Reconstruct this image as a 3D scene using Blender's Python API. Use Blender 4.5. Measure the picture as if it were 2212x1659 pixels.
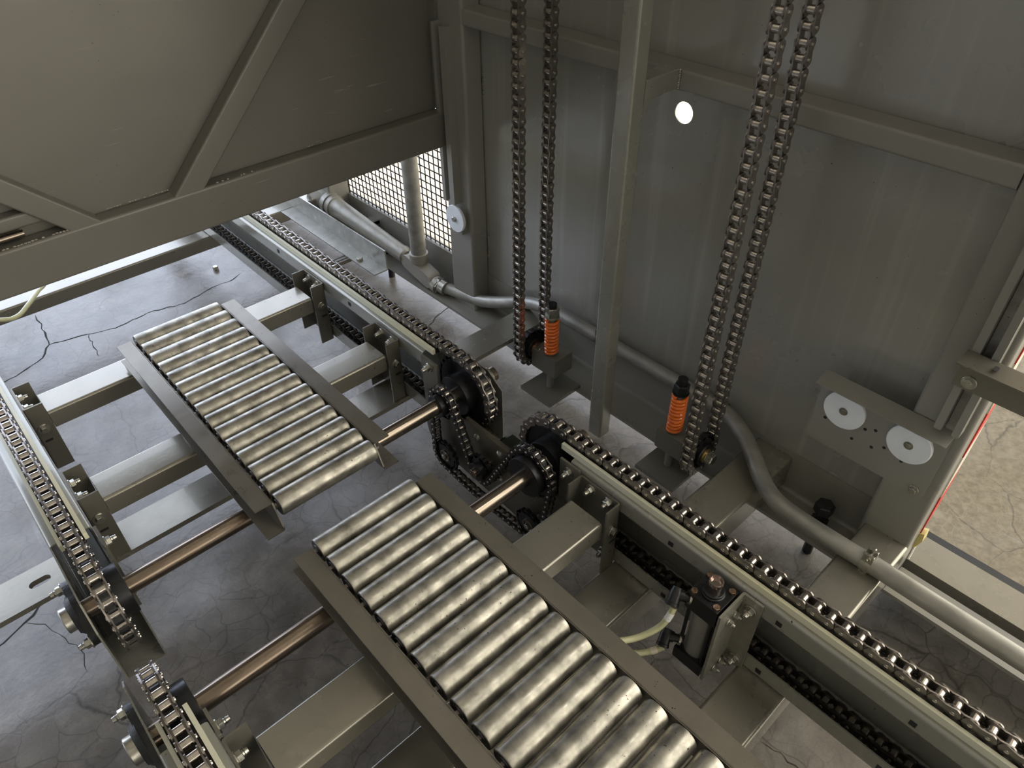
import bpy, bmesh, math, random
from mathutils import Vector, Matrix, Euler
random.seed(7)
scene = bpy.context.scene
for o in list(bpy.data.objects): bpy.data.objects.remove(o)
PI = math.pi

# ------------------------------------------------------------------ camera
F = 1569.54
def nrm(v): return Vector(v).normalized()
xd = nrm((3357.95-1106, -520.5-829.5, F)); yd = nrm((-768.95-1106, -473.3-829.5, F))
zd = xd.cross(yd).normalized(); xd = yd.cross(zd).normalized()
# rows xd,yd,zd map camera (x right, y down, z forward) to world
cam_m = Matrix(((xd.x, -xd.y, -xd.z), (yd.x, -yd.y, -yd.z), (zd.x, -zd.y, -zd.z)))
cam = bpy.data.cameras.new('camera'); cam.sensor_width = 36; cam.lens = 36*F/2212
cam.clip_start = .02; cam.clip_end = 200
co = bpy.data.objects.new('camera', cam); scene.collection.objects.link(co)
co.matrix_world = Matrix.Translation((0, 0, 1.53)) @ cam_m.to_4x4()
scene.camera = co

# ------------------------------------------------------------------ light and exposure
scene.view_settings.view_transform = 'Standard'; scene.view_settings.look = 'None'
scene.view_settings.gamma = 1; scene.view_settings.exposure = 0.28
w = bpy.data.worlds.new('daylight'); scene.world = w; w.use_nodes = True
nt = w.node_tree; nt.nodes.clear()
wo = nt.nodes.new('ShaderNodeOutputWorld'); bg = nt.nodes.new('ShaderNodeBackground')
tc = nt.nodes.new('ShaderNodeTexCoord'); sx = nt.nodes.new('ShaderNodeSeparateXYZ')
nt.links.new(tc.outputs['Generated'], sx.inputs[0])
def wr(src, pts):
    r = nt.nodes.new('ShaderNodeValToRGB'); nt.links.new(src, r.inputs[0])
    e = r.color_ramp.elements
    while len(e) < len(pts): e.new(.5)
    for k, (p, c) in enumerate(pts): e[k].position = p; e[k].color = (*c, 1)
    return r.outputs[0]
def mapr(src, a, b):
    m = nt.nodes.new('ShaderNodeMapRange'); nt.links.new(src, m.inputs[0]); m.inputs[1].default_value = a; m.inputs[2].default_value = b
    return m.outputs[0]
cy = wr(mapr(sx.outputs[1], -1, 1), [(0, (.55, .52, .46)), (.45, (.24, .235, .22)), (.68, (.42, .44, .50)), (.86, (1.9, 2.1, 2.5)), (1, (3.3, 3.7, 4.6))])
# warm daylight through the open side on the right
dp_ = nt.nodes.new('ShaderNodeVectorMath'); dp_.operation = 'DOT_PRODUCT'; nt.links.new(tc.outputs['Generated'], dp_.inputs[0]); dp_.inputs[1].default_value = (.78, -.62, .08)
lobe = wr(dp_.outputs['Value'], [(0, (0, 0, 0)), (.35, (0, 0, 0)), (.75, (2.2, 2.05, 1.75)), (1, (4.2, 3.9, 3.3))])
ad = nt.nodes.new('ShaderNodeVectorMath'); ad.operation = 'ADD'; nt.links.new(cy, ad.inputs[0]); nt.links.new(lobe, ad.inputs[1])
nt.links.new(ad.outputs[0], bg.inputs[0]); bg.inputs[1].default_value = 1.0
nt.links.new(bg.outputs[0], wo.inputs[0])

def add_light(name, kind, loc, rot, energy, color, **kw):
    l = bpy.data.lights.new(name, kind); l.energy = energy; l.color = color
    for k, v in kw.items(): setattr(l, k, v)
    o = bpy.data.objects.new(name, l); scene.collection.objects.link(o); o.location = loc; o.rotation_euler = rot
    return o
sun = add_light('sun', 'SUN', (6, 6, 8), (math.radians(5), math.radians(-2), 0), 24.0, (1, .95, .86), angle=.01)
# added fill lamps overhead, out of view
hall = [add_light('fill_light', 'AREA', (x, y, 3.85), (0, 0, 0), e, (1, .97, .88), shape='RECTANGLE', size=1.3, size_y=.35)
        for x, y, e in ((-1.2, -1.0, 2.5), (1.9, -1.4, 16))]

# ------------------------------------------------------------------ materials
MATS = {}
def mat(name, color=(.5, .5, .5), rough=.5, metal=0., var=.12, vscale=6., spots=0., spot_scale=230., spot_col=(.02, .02, .02),
        bump=0., bscale=200., scratch=0., coat=0., stretch=(1, 1, 1), rvar=.08, col2=None, streak=0., spec=.5):
    if name in MATS: return MATS[name]
    m = bpy.data.materials.new(name); m.use_nodes = True; MATS[name] = m
    t = m.node_tree; b = t.nodes['Principled BSDF']; N = t.nodes.new; L = t.links.new
    tcn = N('ShaderNodeTexCoord'); mp = N('ShaderNodeMapping'); mp.inputs['Scale'].default_value = stretch
    L(tcn.outputs['Object'], mp.inputs[0]); vec = mp.outputs[0]
    def noise(scale, det=4, r=.55, v=vec):
        n = N('ShaderNodeTexNoise'); n.inputs['Scale'].default_value = scale; n.inputs['Detail'].default_value = det
        n.inputs['Roughness'].default_value = r; L(v, n.inputs['Vector']); return n.outputs['Fac']
    def mr(src, a, b_, c=0., d=1.):
        q = N('ShaderNodeMapRange'); L(src, q.inputs[0]); q.inputs[1].default_value = a; q.inputs[2].default_value = b_
        q.inputs[3].default_value = c; q.inputs[4].default_value = d; return q.outputs[0]
    def mix(fac, a, b_):
        q = N('ShaderNodeMix'); q.data_type = 'RGBA'
        if isinstance(fac, float): q.inputs[0].default_value = fac
        else: L(fac, q.inputs[0])
        for i, s in ((6, a), (7, b_)):
            if isinstance(s, tuple): q.inputs[i].default_value = (*s, 1)
            else: L(s, q.inputs[i])
        return q.outputs[2]
    c = tuple(color); lo = tuple(max(0, v*(1-var)) for v in c); hi = col2 if col2 else tuple(min(1, v*(1+var)) for v in c)
    nf = noise(vscale, 5)
    cur = mix(mr(nf, .25, .75), lo, hi)
    if streak:
        ms = N('ShaderNodeMapping'); ms.inputs['Scale'].default_value = (28, 28, .9); L(tcn.outputs['Object'], ms.inputs[0])
        s = noise(1.0, 3, .5, ms.outputs[0]); cur = mix(mr(s, .56, .74, 0, streak), cur, tuple(min(1, v*1.7) for v in c))
    if scratch:
        ms = N('ShaderNodeMapping'); ms.inputs['Scale'].default_value = (9, 9, 160); ms.inputs['Rotation'].default_value = (.9, 1.1, .5)
        L(tcn.outputs['Object'], ms.inputs[0]); s = noise(1.0, 2, .5, ms.outputs[0]); s2 = noise(3.0, 2)
        mm = N('ShaderNodeMath'); mm.operation = 'MULTIPLY'; L(mr(s, .69, .74), mm.inputs[0]); L(mr(s2, .5, .62), mm.inputs[1])
        m3 = N('ShaderNodeMath'); m3.operation = 'MULTIPLY'; L(mm.outputs[0], m3.inputs[0]); m3.inputs[1].default_value = scratch
        cur = mix(m3.outputs[0], cur, tuple(min(1, v*1.8+.04) for v in c))
    if spots:
        s = noise(spot_scale, 2, .5); s2 = noise(5., 2)
        mm = N('ShaderNodeMath'); mm.operation = 'MULTIPLY'; L(mr(s, .745-.07*spots, .775-.07*spots), mm.inputs[0]); L(mr(s2, .45, .62), mm.inputs[1])
        cur = mix(mm.outputs[0], cur, spot_col)
    L(cur, b.inputs['Base Color'])
    b.inputs['Metallic'].default_value = metal; b.inputs['Specular IOR Level'].default_value = spec
    L(mr(noise(vscale*2.3, 4), .3, .7, max(.03, rough-rvar), min(1, rough+rvar)), b.inputs['Roughness'])
    b.inputs['Coat Weight'].default_value = coat
    if bump:
        bn = N('ShaderNodeBump'); bn.inputs['Strength'].default_value = bump; bn.inputs['Distance'].default_value = .001
        L(noise(bscale, 3), bn.inputs['Height']); L(bn.outputs[0], b.inputs['Normal'])
    return m
PAINT = mat('grey_paint', (.26, .255, .228), .34, 0, .10, 2.2, spots=.25, scratch=0., bump=.06, bscale=260, coat=.12)
DOORP = mat('door_paint', (.165, .158, .138), .38, .1, .12, 1.6, spots=.2, scratch=.8, bump=.06)
WALLP = mat('wall_paint', (.36, .36, .33), .24, .25, .10, 1.8, spots=.30, spot_scale=170, scratch=0., bump=.05, streak=.30, coat=.25)
RAILP = mat('rail_paint', (.33, .33, .29), .27, .35, .12, 3, spots=.3, spot_scale=120, bump=.05, coat=.3)
BEAMP = mat('beam_paint', (.30, .285, .24), .27, .55, .10, 3, spots=.25, bump=.12, bscale=120, coat=.35)
FRAMEP = mat('dull_steel_paint', (.19, .175, .145), .34, .5, .16, 9, spots=.4, spot_scale=150, scratch=.4, bump=.08)
PLATED = mat('bracket_paint', (.19, .18, .15), .33, .4, .12, 8, spots=.35, bump=.05)
BLOCKP = mat('block_paint', (.18, .176, .152), .4, 0, .12, 6, spots=.3, bump=.05)
ZINC = mat('zinc_roller', (.37, .355, .31), .43, .88, .55, 30, spots=.85, spot_scale=190, spot_col=(.07, .06, .05), bump=.14, bscale=110, rvar=.12)
RCAP = mat('roller_end', (.10, .10, .10), .35, .8, .1, 20)
BOLTM = mat('zinc_bolt', (.46, .45, .40), .32, .95, .12, 60)
BRASSB = mat('bronze_bolt', (.36, .24, .17), .3, .9, .2, 90)
SHAFT = mat('tarnished_shaft', (.27, .19, .135), .24, .95, .35, 14, col2=(.42, .37, .31), stretch=(.25, 1, 1), spots=.3, spot_scale=160, bump=.05)
CHAINP = mat('chain_plate', (.26, .238, .22), .34, .88, .25, 60, bump=.05)
CHAINR = mat('chain_roller', (.62, .58, .53), .20, .97, .2, 80)
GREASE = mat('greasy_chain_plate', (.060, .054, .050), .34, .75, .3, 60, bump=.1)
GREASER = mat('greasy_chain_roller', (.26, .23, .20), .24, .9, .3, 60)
BLACKM = mat('black_oxide', (.032, .033, .036), .33, .6, .25, 20, bump=.05)
BLACKC = mat('black_cast', (.030, .032, .034), .42, .3, .2, 30, bump=.7, bscale=260)
BLKPL = mat('black_anodised', (.010, .010, .011), .38, .0, .2, 20)
ALU = mat('brushed_barrel', (.46, .45, .42), .38, .55, .05, 40, stretch=(1, 1, .1))
ORANGE = mat('orange_enamel', (1, .21, .03), .24, 0, .05, 30, coat=.6, spots=.15, spot_scale=120)
UHMW = mat('yellowed_plastic', (.70, .72, .62), .4, 0, .08, 3.5, col2=(.80, .76, .52), spots=.5, spot_scale=240, spot_col=(.25, .2, .05))
WHITE = mat('white_plastic', (.78, .82, .86), .45, 0, .05, 30, bump=.15, bscale=150)
HOSE = mat('translucent_hose', (.55, .55, .33), .25, 0, .12, 20)
LABELW = mat('paper_label', (.75, .68, .56), .6, 0, .1, 60, spots=.9, spot_scale=160)
LABELB = mat('white_label', (.85, .86, .84), .5, 0, .05, 60, spots=.8, spot_scale=200)
GALV = mat('galvanised_conduit', (.36, .355, .325), .50, .6, .32, 26, spots=.3, spot_scale=170, bump=.25, bscale=120, stretch=(1, .4, 1))
CAST = mat('cast_aluminium', (.46, .445, .40), .42, .6, .12, 20, bump=.3, bscale=200)
ANGLEM = mat('galvanised_angle', (.40, .395, .36), .33, .6, .25, 22, col2=(.47, .475, .45), spots=.3, spot_scale=200)
WIRE = mat('black_wire', (.035, .033, .03), .5, .2)
RED = mat('red_tape', (.70, .06, .045), .4)
WTAPE = mat('white_tape', (.80, .76, .66), .4)
YELL = mat('yellow_putty', (.72, .62, .25), .6)
RUBBER = mat('black_gasket', (.015, .016, .018), .5, bump=.3)
MOTORG = mat('dark_green_motor', (.022, .030, .026), .4, .1)
MARKB = mat('black_mark', (.015, .015, .015), .6)
WELD = mat('weld_bead', (.42, .40, .35), .25, .7, .2, 120, bump=.4, bscale=400)

def floor_mat():
    m = bpy.data.materials.new('polished_concrete'); m.use_nodes = True
    t = m.node_tree; b = t.nodes['Principled BSDF']; N = t.nodes.new; L = t.links.new
    g = N('ShaderNodeNewGeometry'); P = g.outputs['Position']
    def noise(s, d=4, r=.55, v=P):
        n = N('ShaderNodeTexNoise'); n.inputs['Scale'].default_value = s; n.inputs['Detail'].default_value = d; n.inputs['Roughness'].default_value = r
        L(v, n.inputs['Vector']); return n
    def mr(src, a, b_, c=0., d=1.):
        q = N('ShaderNodeMapRange'); L(src, q.inputs[0]); q.inputs[1].default_value = a; q.inputs[2].default_value = b_
        q.inputs[3].default_value = c; q.inputs[4].default_value = d; return q.outputs[0]
    def mix(fac, a, b_, mode='MIX'):
        q = N('ShaderNodeMix'); q.data_type = 'RGBA'; q.blend_type = mode; L(fac, q.inputs[0])
        for i, s in ((6, a), (7, b_)):
            if isinstance(s, tuple): q.inputs[i].default_value = (*s, 1)
            else: L(s, q.inputs[i])
        return q.outputs[2]
    def mul(a, b_):
        q = N('ShaderNodeMath'); q.operation = 'MULTIPLY'
        for i, s in ((0, a), (1, b_)):
            if isinstance(s, float): q.inputs[i].default_value = s
            else: L(s, q.inputs[i])
        return q.outputs[0]
    # warped position for crack networks
    wn = noise(7, 3); wv = N('ShaderNodeVectorMath'); wv.operation = 'MULTIPLY_ADD'; L(wn.outputs['Color'], wv.inputs[0])
    wv.inputs[1].default_value = (.10, .10, 0); L(P, wv.inputs[2]); WP = wv.outputs[0]
    def cracks(scale, width):
        v = N('ShaderNodeTexVoronoi'); v.feature = 'DISTANCE_TO_EDGE'; v.inputs['Scale'].default_value = scale; L(WP, v.inputs['Vector'])
        return mr(v.outputs['Distance'], 0, width, 1, 0)
    sp = N('ShaderNodeSeparateXYZ'); L(P, sp.inputs[0])
    out_f = mr(sp.outputs[0], 1.36, 1.5)             # warm light beyond the enclosure, put into a tan slab colour
    base = mix(mr(noise(2.2, 5).outputs[0], .35, .65), (.125, .114, .100), (.215, .197, .174))
    base = mix(mr(noise(14, 6, .65).outputs[0], .42, .66, 0, .55), base, (.31, .29, .262))
    base = mix(mr(noise(220, 2).outputs[0], .5, .72, 0, .30), base, (.10, .095, .09))
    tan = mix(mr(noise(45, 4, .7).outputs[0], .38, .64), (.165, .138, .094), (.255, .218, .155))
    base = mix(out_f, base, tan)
    c1 = mul(cracks(3.6, .009), mr(noise(1.6, 2).outputs[0], .38, .50)); c2 = mul(cracks(15, .028), mul(mr(noise(2.4, 2).outputs[0], .38, .55), .6))
    base = mix(mul(c1, .75), base, (.045, .04, .036))
    notout = mr(out_f, 0, 1, 1, 0)
    base = mix(mul(c2, notout), base, (.05, .045, .04))
    c3 = mul(mul(cracks(22, .045), out_f), mul(mr(noise(3.1, 2).outputs[0], .45, .6), .45))
    base = mix(c3, base, (.33, .285, .21))
    # rub marks
    mp = N('ShaderNodeMapping'); mp.inputs['Scale'].default_value = (70, 3, 1); mp.inputs['Rotation'].default_value = (0, 0, .12); L(P, mp.inputs[0])
    st = mul(mr(noise(1, 2, .5, mp.outputs[0]).outputs[0], .66, .74, 0, .45), mr(noise(2.1, 2).outputs[0], .52, .62))
    base = mix(st, base, (.40, .40, .41))
    L(base, b.inputs['Base Color'])
    L(mr(noise(5, 5, .6).outputs[0], .35, .68, .17, .42), b.inputs['Roughness'])
    b.inputs['Specular IOR Level'].default_value = .75
    bn = N('ShaderNodeBump'); bn.inputs['Strength'].default_value = .25; bn.inputs['Distance'].default_value = .002
    L(noise(60, 5).outputs[0], bn.inputs['Height']); L(bn.outputs[0], b.inputs['Normal'])
    return m

# ------------------------------------------------------------------ helpers
def link(o): scene.collection.objects.link(o); return o
def tag(o, label=None, cat=None, group=None, kind=None):
    for k, v in (('label', label), ('category', cat), ('group', group), ('kind', kind)):
        if v: o[k] = v
    return o
def thing(name, loc, label, cat, group=None):
    o = link(bpy.data.objects.new(name, None)); o.location = loc; o.empty_display_size = .02
    return tag(o, label, cat, group)
def wloc(o):
    v = Vector(o.location)
    while o.parent: o = o.parent; v += o.location
    return v
def dup(root, off, label=None, parent=None):
    c = root.copy(); link(c)
    if parent is None: c.location = root.location + Vector(off)
    else: c.parent = parent
    for ch in root.children: dup(ch, None, None, c)
    if label: c['label'] = label
    return c

class MB:
    """collects shapes (world coordinates) into one mesh"""
    def __init__(s): s.v = []; s.f = []; s.m = []; s.ms = 0
    def add(s, vs, fs):
        n = len(s.v); s.v += [tuple(p) for p in vs]; s.f += [tuple(n+i for i in f) for f in fs]; s.m += [s.ms]*len(fs); return s
    def box(s, x0, x1, y0, y1, z0, z1, bev=0.):
        if bev: return s.prism(rrect(y0, y1, z0, z1, bev, 3), 'x', x0, x1)
        vs = [(x, y, z) for x in (x0, x1) for y in (y0, y1) for z in (z0, z1)]
        return s.add(vs, [(0, 1, 3, 2), (4, 6, 7, 5), (0, 4, 5, 1), (2, 3, 7, 6), (0, 2, 6, 4), (1, 5, 7, 3)])
    def prism(s, poly, ax, a, b, caps=True):
        """poly = 2-D points in the plane across ax, extruded from a to b; x:(y,z)  y:(x,z)  z:(x,y)"""
        def p3(p, t): return {'x': (t, p[0], p[1]), 'y': (p[0], t, p[1]), 'z': (p[0], p[1], t)}[ax]
        n = len(poly); ar = sum(poly[i][0]*poly[(i+1) % n][1]-poly[(i+1) % n][0]*poly[i][1] for i in range(n))
        if (ar < 0) != (ax == 'y'): poly = poly[::-1]
        vs = [p3(p, a) for p in poly]+[p3(p, b) for p in poly]
        fs = [(i, (i+1) % n, n+(i+1) % n, n+i) for i in range(n)]
        if caps: fs += [tuple(range(n))[::-1], tuple(range(n, 2*n))]
        if b < a: fs = [f[::-1] for f in fs]
        return s.add(vs, fs)
    def sheet(s, path, th, a, b, ax='y', r=.006):
        """bent sheet: open polyline (fillets r) thickened by th to its left, extruded a..b"""
        p = fillet(path, r); L, R = [], []
        for i, q in enumerate(p):
            d0 = (Vector(p[i])-Vector(p[i-1])).normalized() if i else None
            d1 = (Vector(p[i+1])-Vector(p[i])).normalized() if i < len(p)-1 else None
            d = (d0 or d1) + (d1 or d0); d.normalize(); nn = Vector((-d.y, d.x)); c = nn.dot(Vector((-(d1 or d0).y, (d1 or d0).x)))
            L.append(Vector(q)); R.append(Vector(q)+nn*th/max(c, .4))
        return s.ribbon(L, R, a, b, ax)
    def ribbon(s, L, R, a, b, ax):
        def p3(p, t): return {'x': (t, p[0], p[1]), 'y': (p[0], t, p[1]), 'z': (p[0], p[1], t)}[ax]
        n = len(L); vs = [p3(p, a) for p in L]+[p3(p, a) for p in R]+[p3(p, b) for p in L]+[p3(p, b) for p in R]
        fs = []
        for i in range(n-1):
            fs += [(i, i+1, n+i+1, n+i), (2*n+i, 3*n+i, 3*n+i+1, 2*n+i+1), (i, 2*n+i, 2*n+i+1, i+1), (n+i, n+i+1, 3*n+i+1, 3*n+i)]
        fs += [(0, n, 3*n, 2*n), (n-1, 3*n-1, 4*n-1, 2*n-1)]
        return s.add(vs, fs)
    def lathe(s, c, ax, prof, n=32, cap=True):
        """prof=[(t,r)...] along axis ax through c (ax 'x','y','z' or a Vector)"""
        d = {'x': Vector((1, 0, 0)), 'y': Vector((0, 1, 0)), 'z': Vector((0, 0, 1))}[ax] if isinstance(ax, str) else ax.normalized()
        u = d.orthogonal().normalized(); w_ = d.cross(u); c = Vector(c); vs = []; fs = []
        for t, r in prof:
            for k in range(n):
                a = 2*PI*k/n; vs.append(c+d*t+(u*math.cos(a)+w_*math.sin(a))*r)
        m = len(prof)
        for j in range(m-1):
            for k in range(n):
                k2 = (k+1) % n; fs.append((j*n+k, j*n+k2, (j+1)*n+k2, (j+1)*n+k))
        if cap: fs += [tuple(range(n))[::-1], tuple((m-1)*n+k for k in range(n))]
        return s.add(vs, fs)
    def cyl(s, a, b, r, n=24, bev=0.):
        a = Vector(a); b = Vector(b); L = (b-a).length
        pr = [(0, r), (L, r)] if not bev else [(0, r-bev), (bev*.3, r-bev*.3), (bev, r), (L-bev, r), (L-bev*.3, r-bev*.3), (L, r-bev)]
        return s.lathe(a, b-a, pr, n)
    def tube(s, pts, r, n=16):
        pts = [Vector(p) for p in pts]; vs = []; fs = []; u = None; m = len(pts)
        rr = r if isinstance(r, list) else [r]*m
        for i, p in enumerate(pts):
            d = ((pts[i+1] if i < m-1 else p)-(pts[i-1] if i else p)).normalized()
            u = d.orthogonal().normalized() if u is None else (u-d*u.dot(d)).normalized()
            w_ = d.cross(u)
            for k in range(n):
                a = 2*PI*k/n; vs.append(p+(u*math.cos(a)+w_*math.sin(a))*rr[i])
        for j in range(m-1):
            for k in range(n):
                k2 = (k+1) % n; fs.append((j*n+k, j*n+k2, (j+1)*n+k2, (j+1)*n+k))
        fs += [tuple(range(n))[::-1], tuple((m-1)*n+k for k in range(n))]
        return s.add(vs, fs)
    def hexa(s, c, ax, r, h, rot=0.):
        d = {'x': Vector((1, 0, 0)), 'y': Vector((0, 1, 0)), 'z': Vector((0, 0, 1))}[ax] if isinstance(ax, str) else ax.normalized()
        u = d.orthogonal().normalized(); w_ = d.cross(u); c = Vector(c); vs = []
        for t, q in ((0, r), (h*.88, r), (h, r*.86)):
            for k in range(6):
                a = 2*PI*k/6+rot; vs.append(c+d*t+(u*math.cos(a)+w_*math.sin(a))*q)
        fs = [(j*6+k, j*6+(k+1) % 6, (j+1)*6+(k+1) % 6, (j+1)*6+k) for j in (0, 1) for k in range(6)]
        fs += [tuple(range(6))[::-1], tuple(12+k for k in range(6))]
        return s.add(vs, fs)
    def tilt(s, c, ang):
        M = Matrix.Rotation(ang, 3, 'X'); c = Vector(c); s.v = [tuple(M @ (Vector(p)-c)+c) for p in s.v]; return s
    def build(s, name, mats, parent=None, smooth=35, origin=None, wn=True):
        me = bpy.data.meshes.new(name)
        if parent is not None: off = wloc(parent)
        elif origin is not None: off = Vector(origin)
        else:
            xs, ys, zs = zip(*s.v); off = Vector(((min(xs)+max(xs))/2, (min(ys)+max(ys))/2, min(zs)))
        me.from_pydata([tuple(Vector(p)-off) for p in s.v], [], s.f)
        for m in (mats if isinstance(mats, (list, tuple)) else [mats]): me.materials.append(m)
        for p, k in zip(me.polygons, s.m): p.material_index = k
        bm = bmesh.new(); bm.from_mesh(me); bmesh.ops.recalc_face_normals(bm, faces=bm.faces); bm.to_mesh(me); bm.free()
        if smooth:
            me.shade_smooth(); me.set_sharp_from_angle(angle=math.radians(smooth))
        o = link(bpy.data.objects.new(name, me))
        if parent is not None: o.parent = parent
        else: o.location = off
        if smooth and wn:
            md = o.modifiers.new('weighted', 'WEIGHTED_NORMAL'); md.keep_sharp = True
        return o

def rrect(x0, x1, z0, z1, r, n=3):
    out = []
    for cx, cz, a0 in ((x1-r, z1-r, 0), (x0+r, z1-r, 90), (x0+r, z0+r, 180), (x1-r, z0+r, 270)):
        for k in range(n+1):
            a = math.radians(a0+90*k/n); out.append((cx+r*math.cos(a), cz+r*math.sin(a)))
    return out
def fillet(path, r, n=4):
    out = [tuple(path[0])]
    for i in range(1, len(path)-1):
        p0, p, p1 = Vector(path[i-1]), Vector(path[i]), Vector(path[i+1])
        d0 = (p0-p).normalized(); d1 = (p1-p).normalized(); q = min(r, (p0-p).length*.45, (p1-p).length*.45)
        a = p+d0*q; b = p+d1*q
        for k in range(n+1):
            t = k/n; out.append(tuple(a*(1-t)**2+p*2*t*(1-t)+b*t*t))
    out.append(tuple(path[-1])); return out
def curve_pts(ctrl, n=8):
    P = [Vector(p) for p in ctrl]; out = []
    for i in range(len(P)-1):
        p0 = P[i-1] if i else P[0]*2-P[1]; p1 = P[i]; p2 = P[i+1]; p3 = P[i+2] if i+2 < len(P) else P[-1]*2-P[-2]
        for k in range(n):
            t = k/n; out.append(.5*((2*p1)+(p2-p0)*t+(2*p0-5*p1+4*p2-p3)*t*t+(3*p1-3*p2+p3-p0)*t**3))
    out.append(P[-1]); return out
def sm(name, mats, mb, label, cat, group=None, kind=None, **k): return tag(mb.build(name, mats, **k), label, cat, group, kind)
def m(x, left): return .8-x if left else x      # mirror between the two rails

# ------------------------------------------------------------------ the setting
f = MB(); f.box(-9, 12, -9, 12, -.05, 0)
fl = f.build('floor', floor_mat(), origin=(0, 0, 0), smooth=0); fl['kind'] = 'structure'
def crack(pts, w0):
    P = []
    for a, c_ in zip(pts, pts[1:]):
        n = max(2, int((Vector(c_)-Vector(a)).length/.018))
        for k in range(n): t = k/n; P.append(Vector(a)*(1-t)+Vector(c_)*t+Vector((random.uniform(-.0045, .0045), random.uniform(-.0045, .0045))))
    P.append(Vector(pts[-1])); mb = MB(); vs = []
    for i, p in enumerate(P):
        d = (P[min(i+1, len(P)-1)]-P[max(i-1, 0)]).normalized(); nn = Vector((-d.y, d.x)); q = w0*random.uniform(.35, 1.2)*(0.15 if i in (0, len(P)-1) else 1)
        vs += [(*(p+nn*q), .0006), (*(p-nn*q), .0006)]
    mb.add(vs, [(2*i, 2*i+1, 2*i+3, 2*i+2) for i in range(len(P)-1)]); mb.build('crack', mat('crack_dark', (.035, .03, .026), .9), fl, smooth=0)
CRACKS = [([(-.285, 1.464), (-.232, 1.479), (-.191, 1.499), (-.165, 1.518), (-.131, 1.54), (-.10, 1.56)], .0035),
    ([(-.021, 2.498), (.038, 2.509), (.094, 2.53), (.147, 2.569), (.172, 2.618), (.186, 2.719), (.191, 2.773), (.195, 2.851)], .0028),
    ([(.172, 2.618), (.229, 2.602), (.296, 2.588), (.385, 2.563), (.525, 2.573), (.636, 2.541), (.743, 2.572), (.84, 2.573), (.891, 2.597)], .0022),
    ([(.296, 2.588), (.286, 2.511), (.28, 2.426)], .0016), ([(1.389, 1.843), (1.342, 1.832), (1.285, 1.824), (1.245, 1.80), (1.213, 1.787)], .0026),
    ([(.82, .156), (.82, .137), (.825, .114), (.825, .095), (.825, .06)], .0012), ([(-.285, 1.464), (-.33, 1.40), (-.36, 1.36)], .0016), ([(-.213, 1.49), (-.18, 1.45), (-.17, 1.40), (-.14, 1.33), (-.15, 1.26)], .0010)]
for pts, w0 in CRACKS: crack(pts, w0)
# unseen roof added to block the sun, openings shaped to place its patches
roofm = mat('sun_blocker_lining', (.42, .41, .38), .8)
c = MB(); c.box(-9, 1.5, -9, 3.4, 4.0, 4.1); c.prism([(1.5, -9), (2.3, -9), (2.3, -1.0), (12, -1.0), (12, 1.2), (3.7, 1.2), (1.5, 1.5)], 'z', 4.0, 4.1)
ce = c.build('sun_blocker_roof', roofm, origin=(0, 0, 4.0), smooth=0); ce['kind'] = 'structure'
# sheet steel side of the enclosure with a round hole
bm = bmesh.new(); WX = 1.366
outer = [(.20, .10), (1.68, .10), (1.68, 2.6), (.20, 2.6)]; hole = [(.933+.024*math.cos(a*PI/24), .950+.024*math.sin(a*PI/24)) for a in range(48)]
def ring(pts):
    vs = [bm.verts.new((0, y-.94, z-.1)) for y, z in pts]; return [bm.edges.new((vs[i], vs[(i+1) % len(vs)])) for i in range(len(vs))]
es = ring(outer)+ring(hole); bmesh.ops.triangle_fill(bm, edges=es, use_beauty=True)
rg = bmesh.ops.extrude_face_region(bm, geom=list(bm.faces)); bmesh.ops.translate(bm, vec=(.003, 0, 0), verts=[g for g in rg['geom'] if isinstance(g, bmesh.types.BMVert)])
bmesh.ops.recalc_face_normals(bm, faces=bm.faces)
me = bpy.data.meshes.new('wall_right'); bm.to_mesh(me); bm.free(); me.materials.append(WALLP)
wr_ = link(bpy.data.objects.new('wall_right', me)); wr_.location = (WX, .94, .1); wr_['kind'] = 'structure'

# ------------------------------------------------------------------ enclosure frame
def rtube(mb, x0, x1, y0, y1, z0, z1, ax, r=.006):
    if ax == 'x': return mb.prism(rrect(y0, y1, z0, z1, r), 'x', x0, x1)
    if ax == 'y': return mb.prism(rrect(x0, x1, z0, z1, r), 'y', y0, y1)
    return mb.prism(rrect(x0, x1, y0, y1, r), 'z', z0, z1)
def bolt(mb, c, ax, r=.011, h=.008, wr_=1.5, sgn=1):
    d = {'x': Vector((1, 0, 0)), 'y': Vector((0, 1, 0)), 'z': Vector((0, 0, 1))}[ax]*sgn
    c = Vector(c); mb.lathe(c, d, [(0, r*wr_), (.0022, r*wr_), (.003, r*wr_*.94)], 24); mb.hexa(c+d*.003, d, r, h, .3)
def nutstud(mb, c, ax, r=.010, h=.009, stud=.008, sgn=1):
    d = {'x': Vector((1, 0, 0)), 'y': Vector((0, 1, 0)), 'z': Vector((0, 0, 1))}[ax]*sgn
    c = Vector(c); mb.lathe(c, d, [(0, r*1.35), (.002, r*1.35), (.0028, r*1.25)], 20); mb.hexa(c+d*.0028, d, r, h, .2)
    mb.lathe(c+d*(.0028+h), d, [(0, r*.62), (stud*.25, r*.55), (stud*.4, r*.62), (stud*.65, r*.55), (stud, r*.5)], 14)

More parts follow.
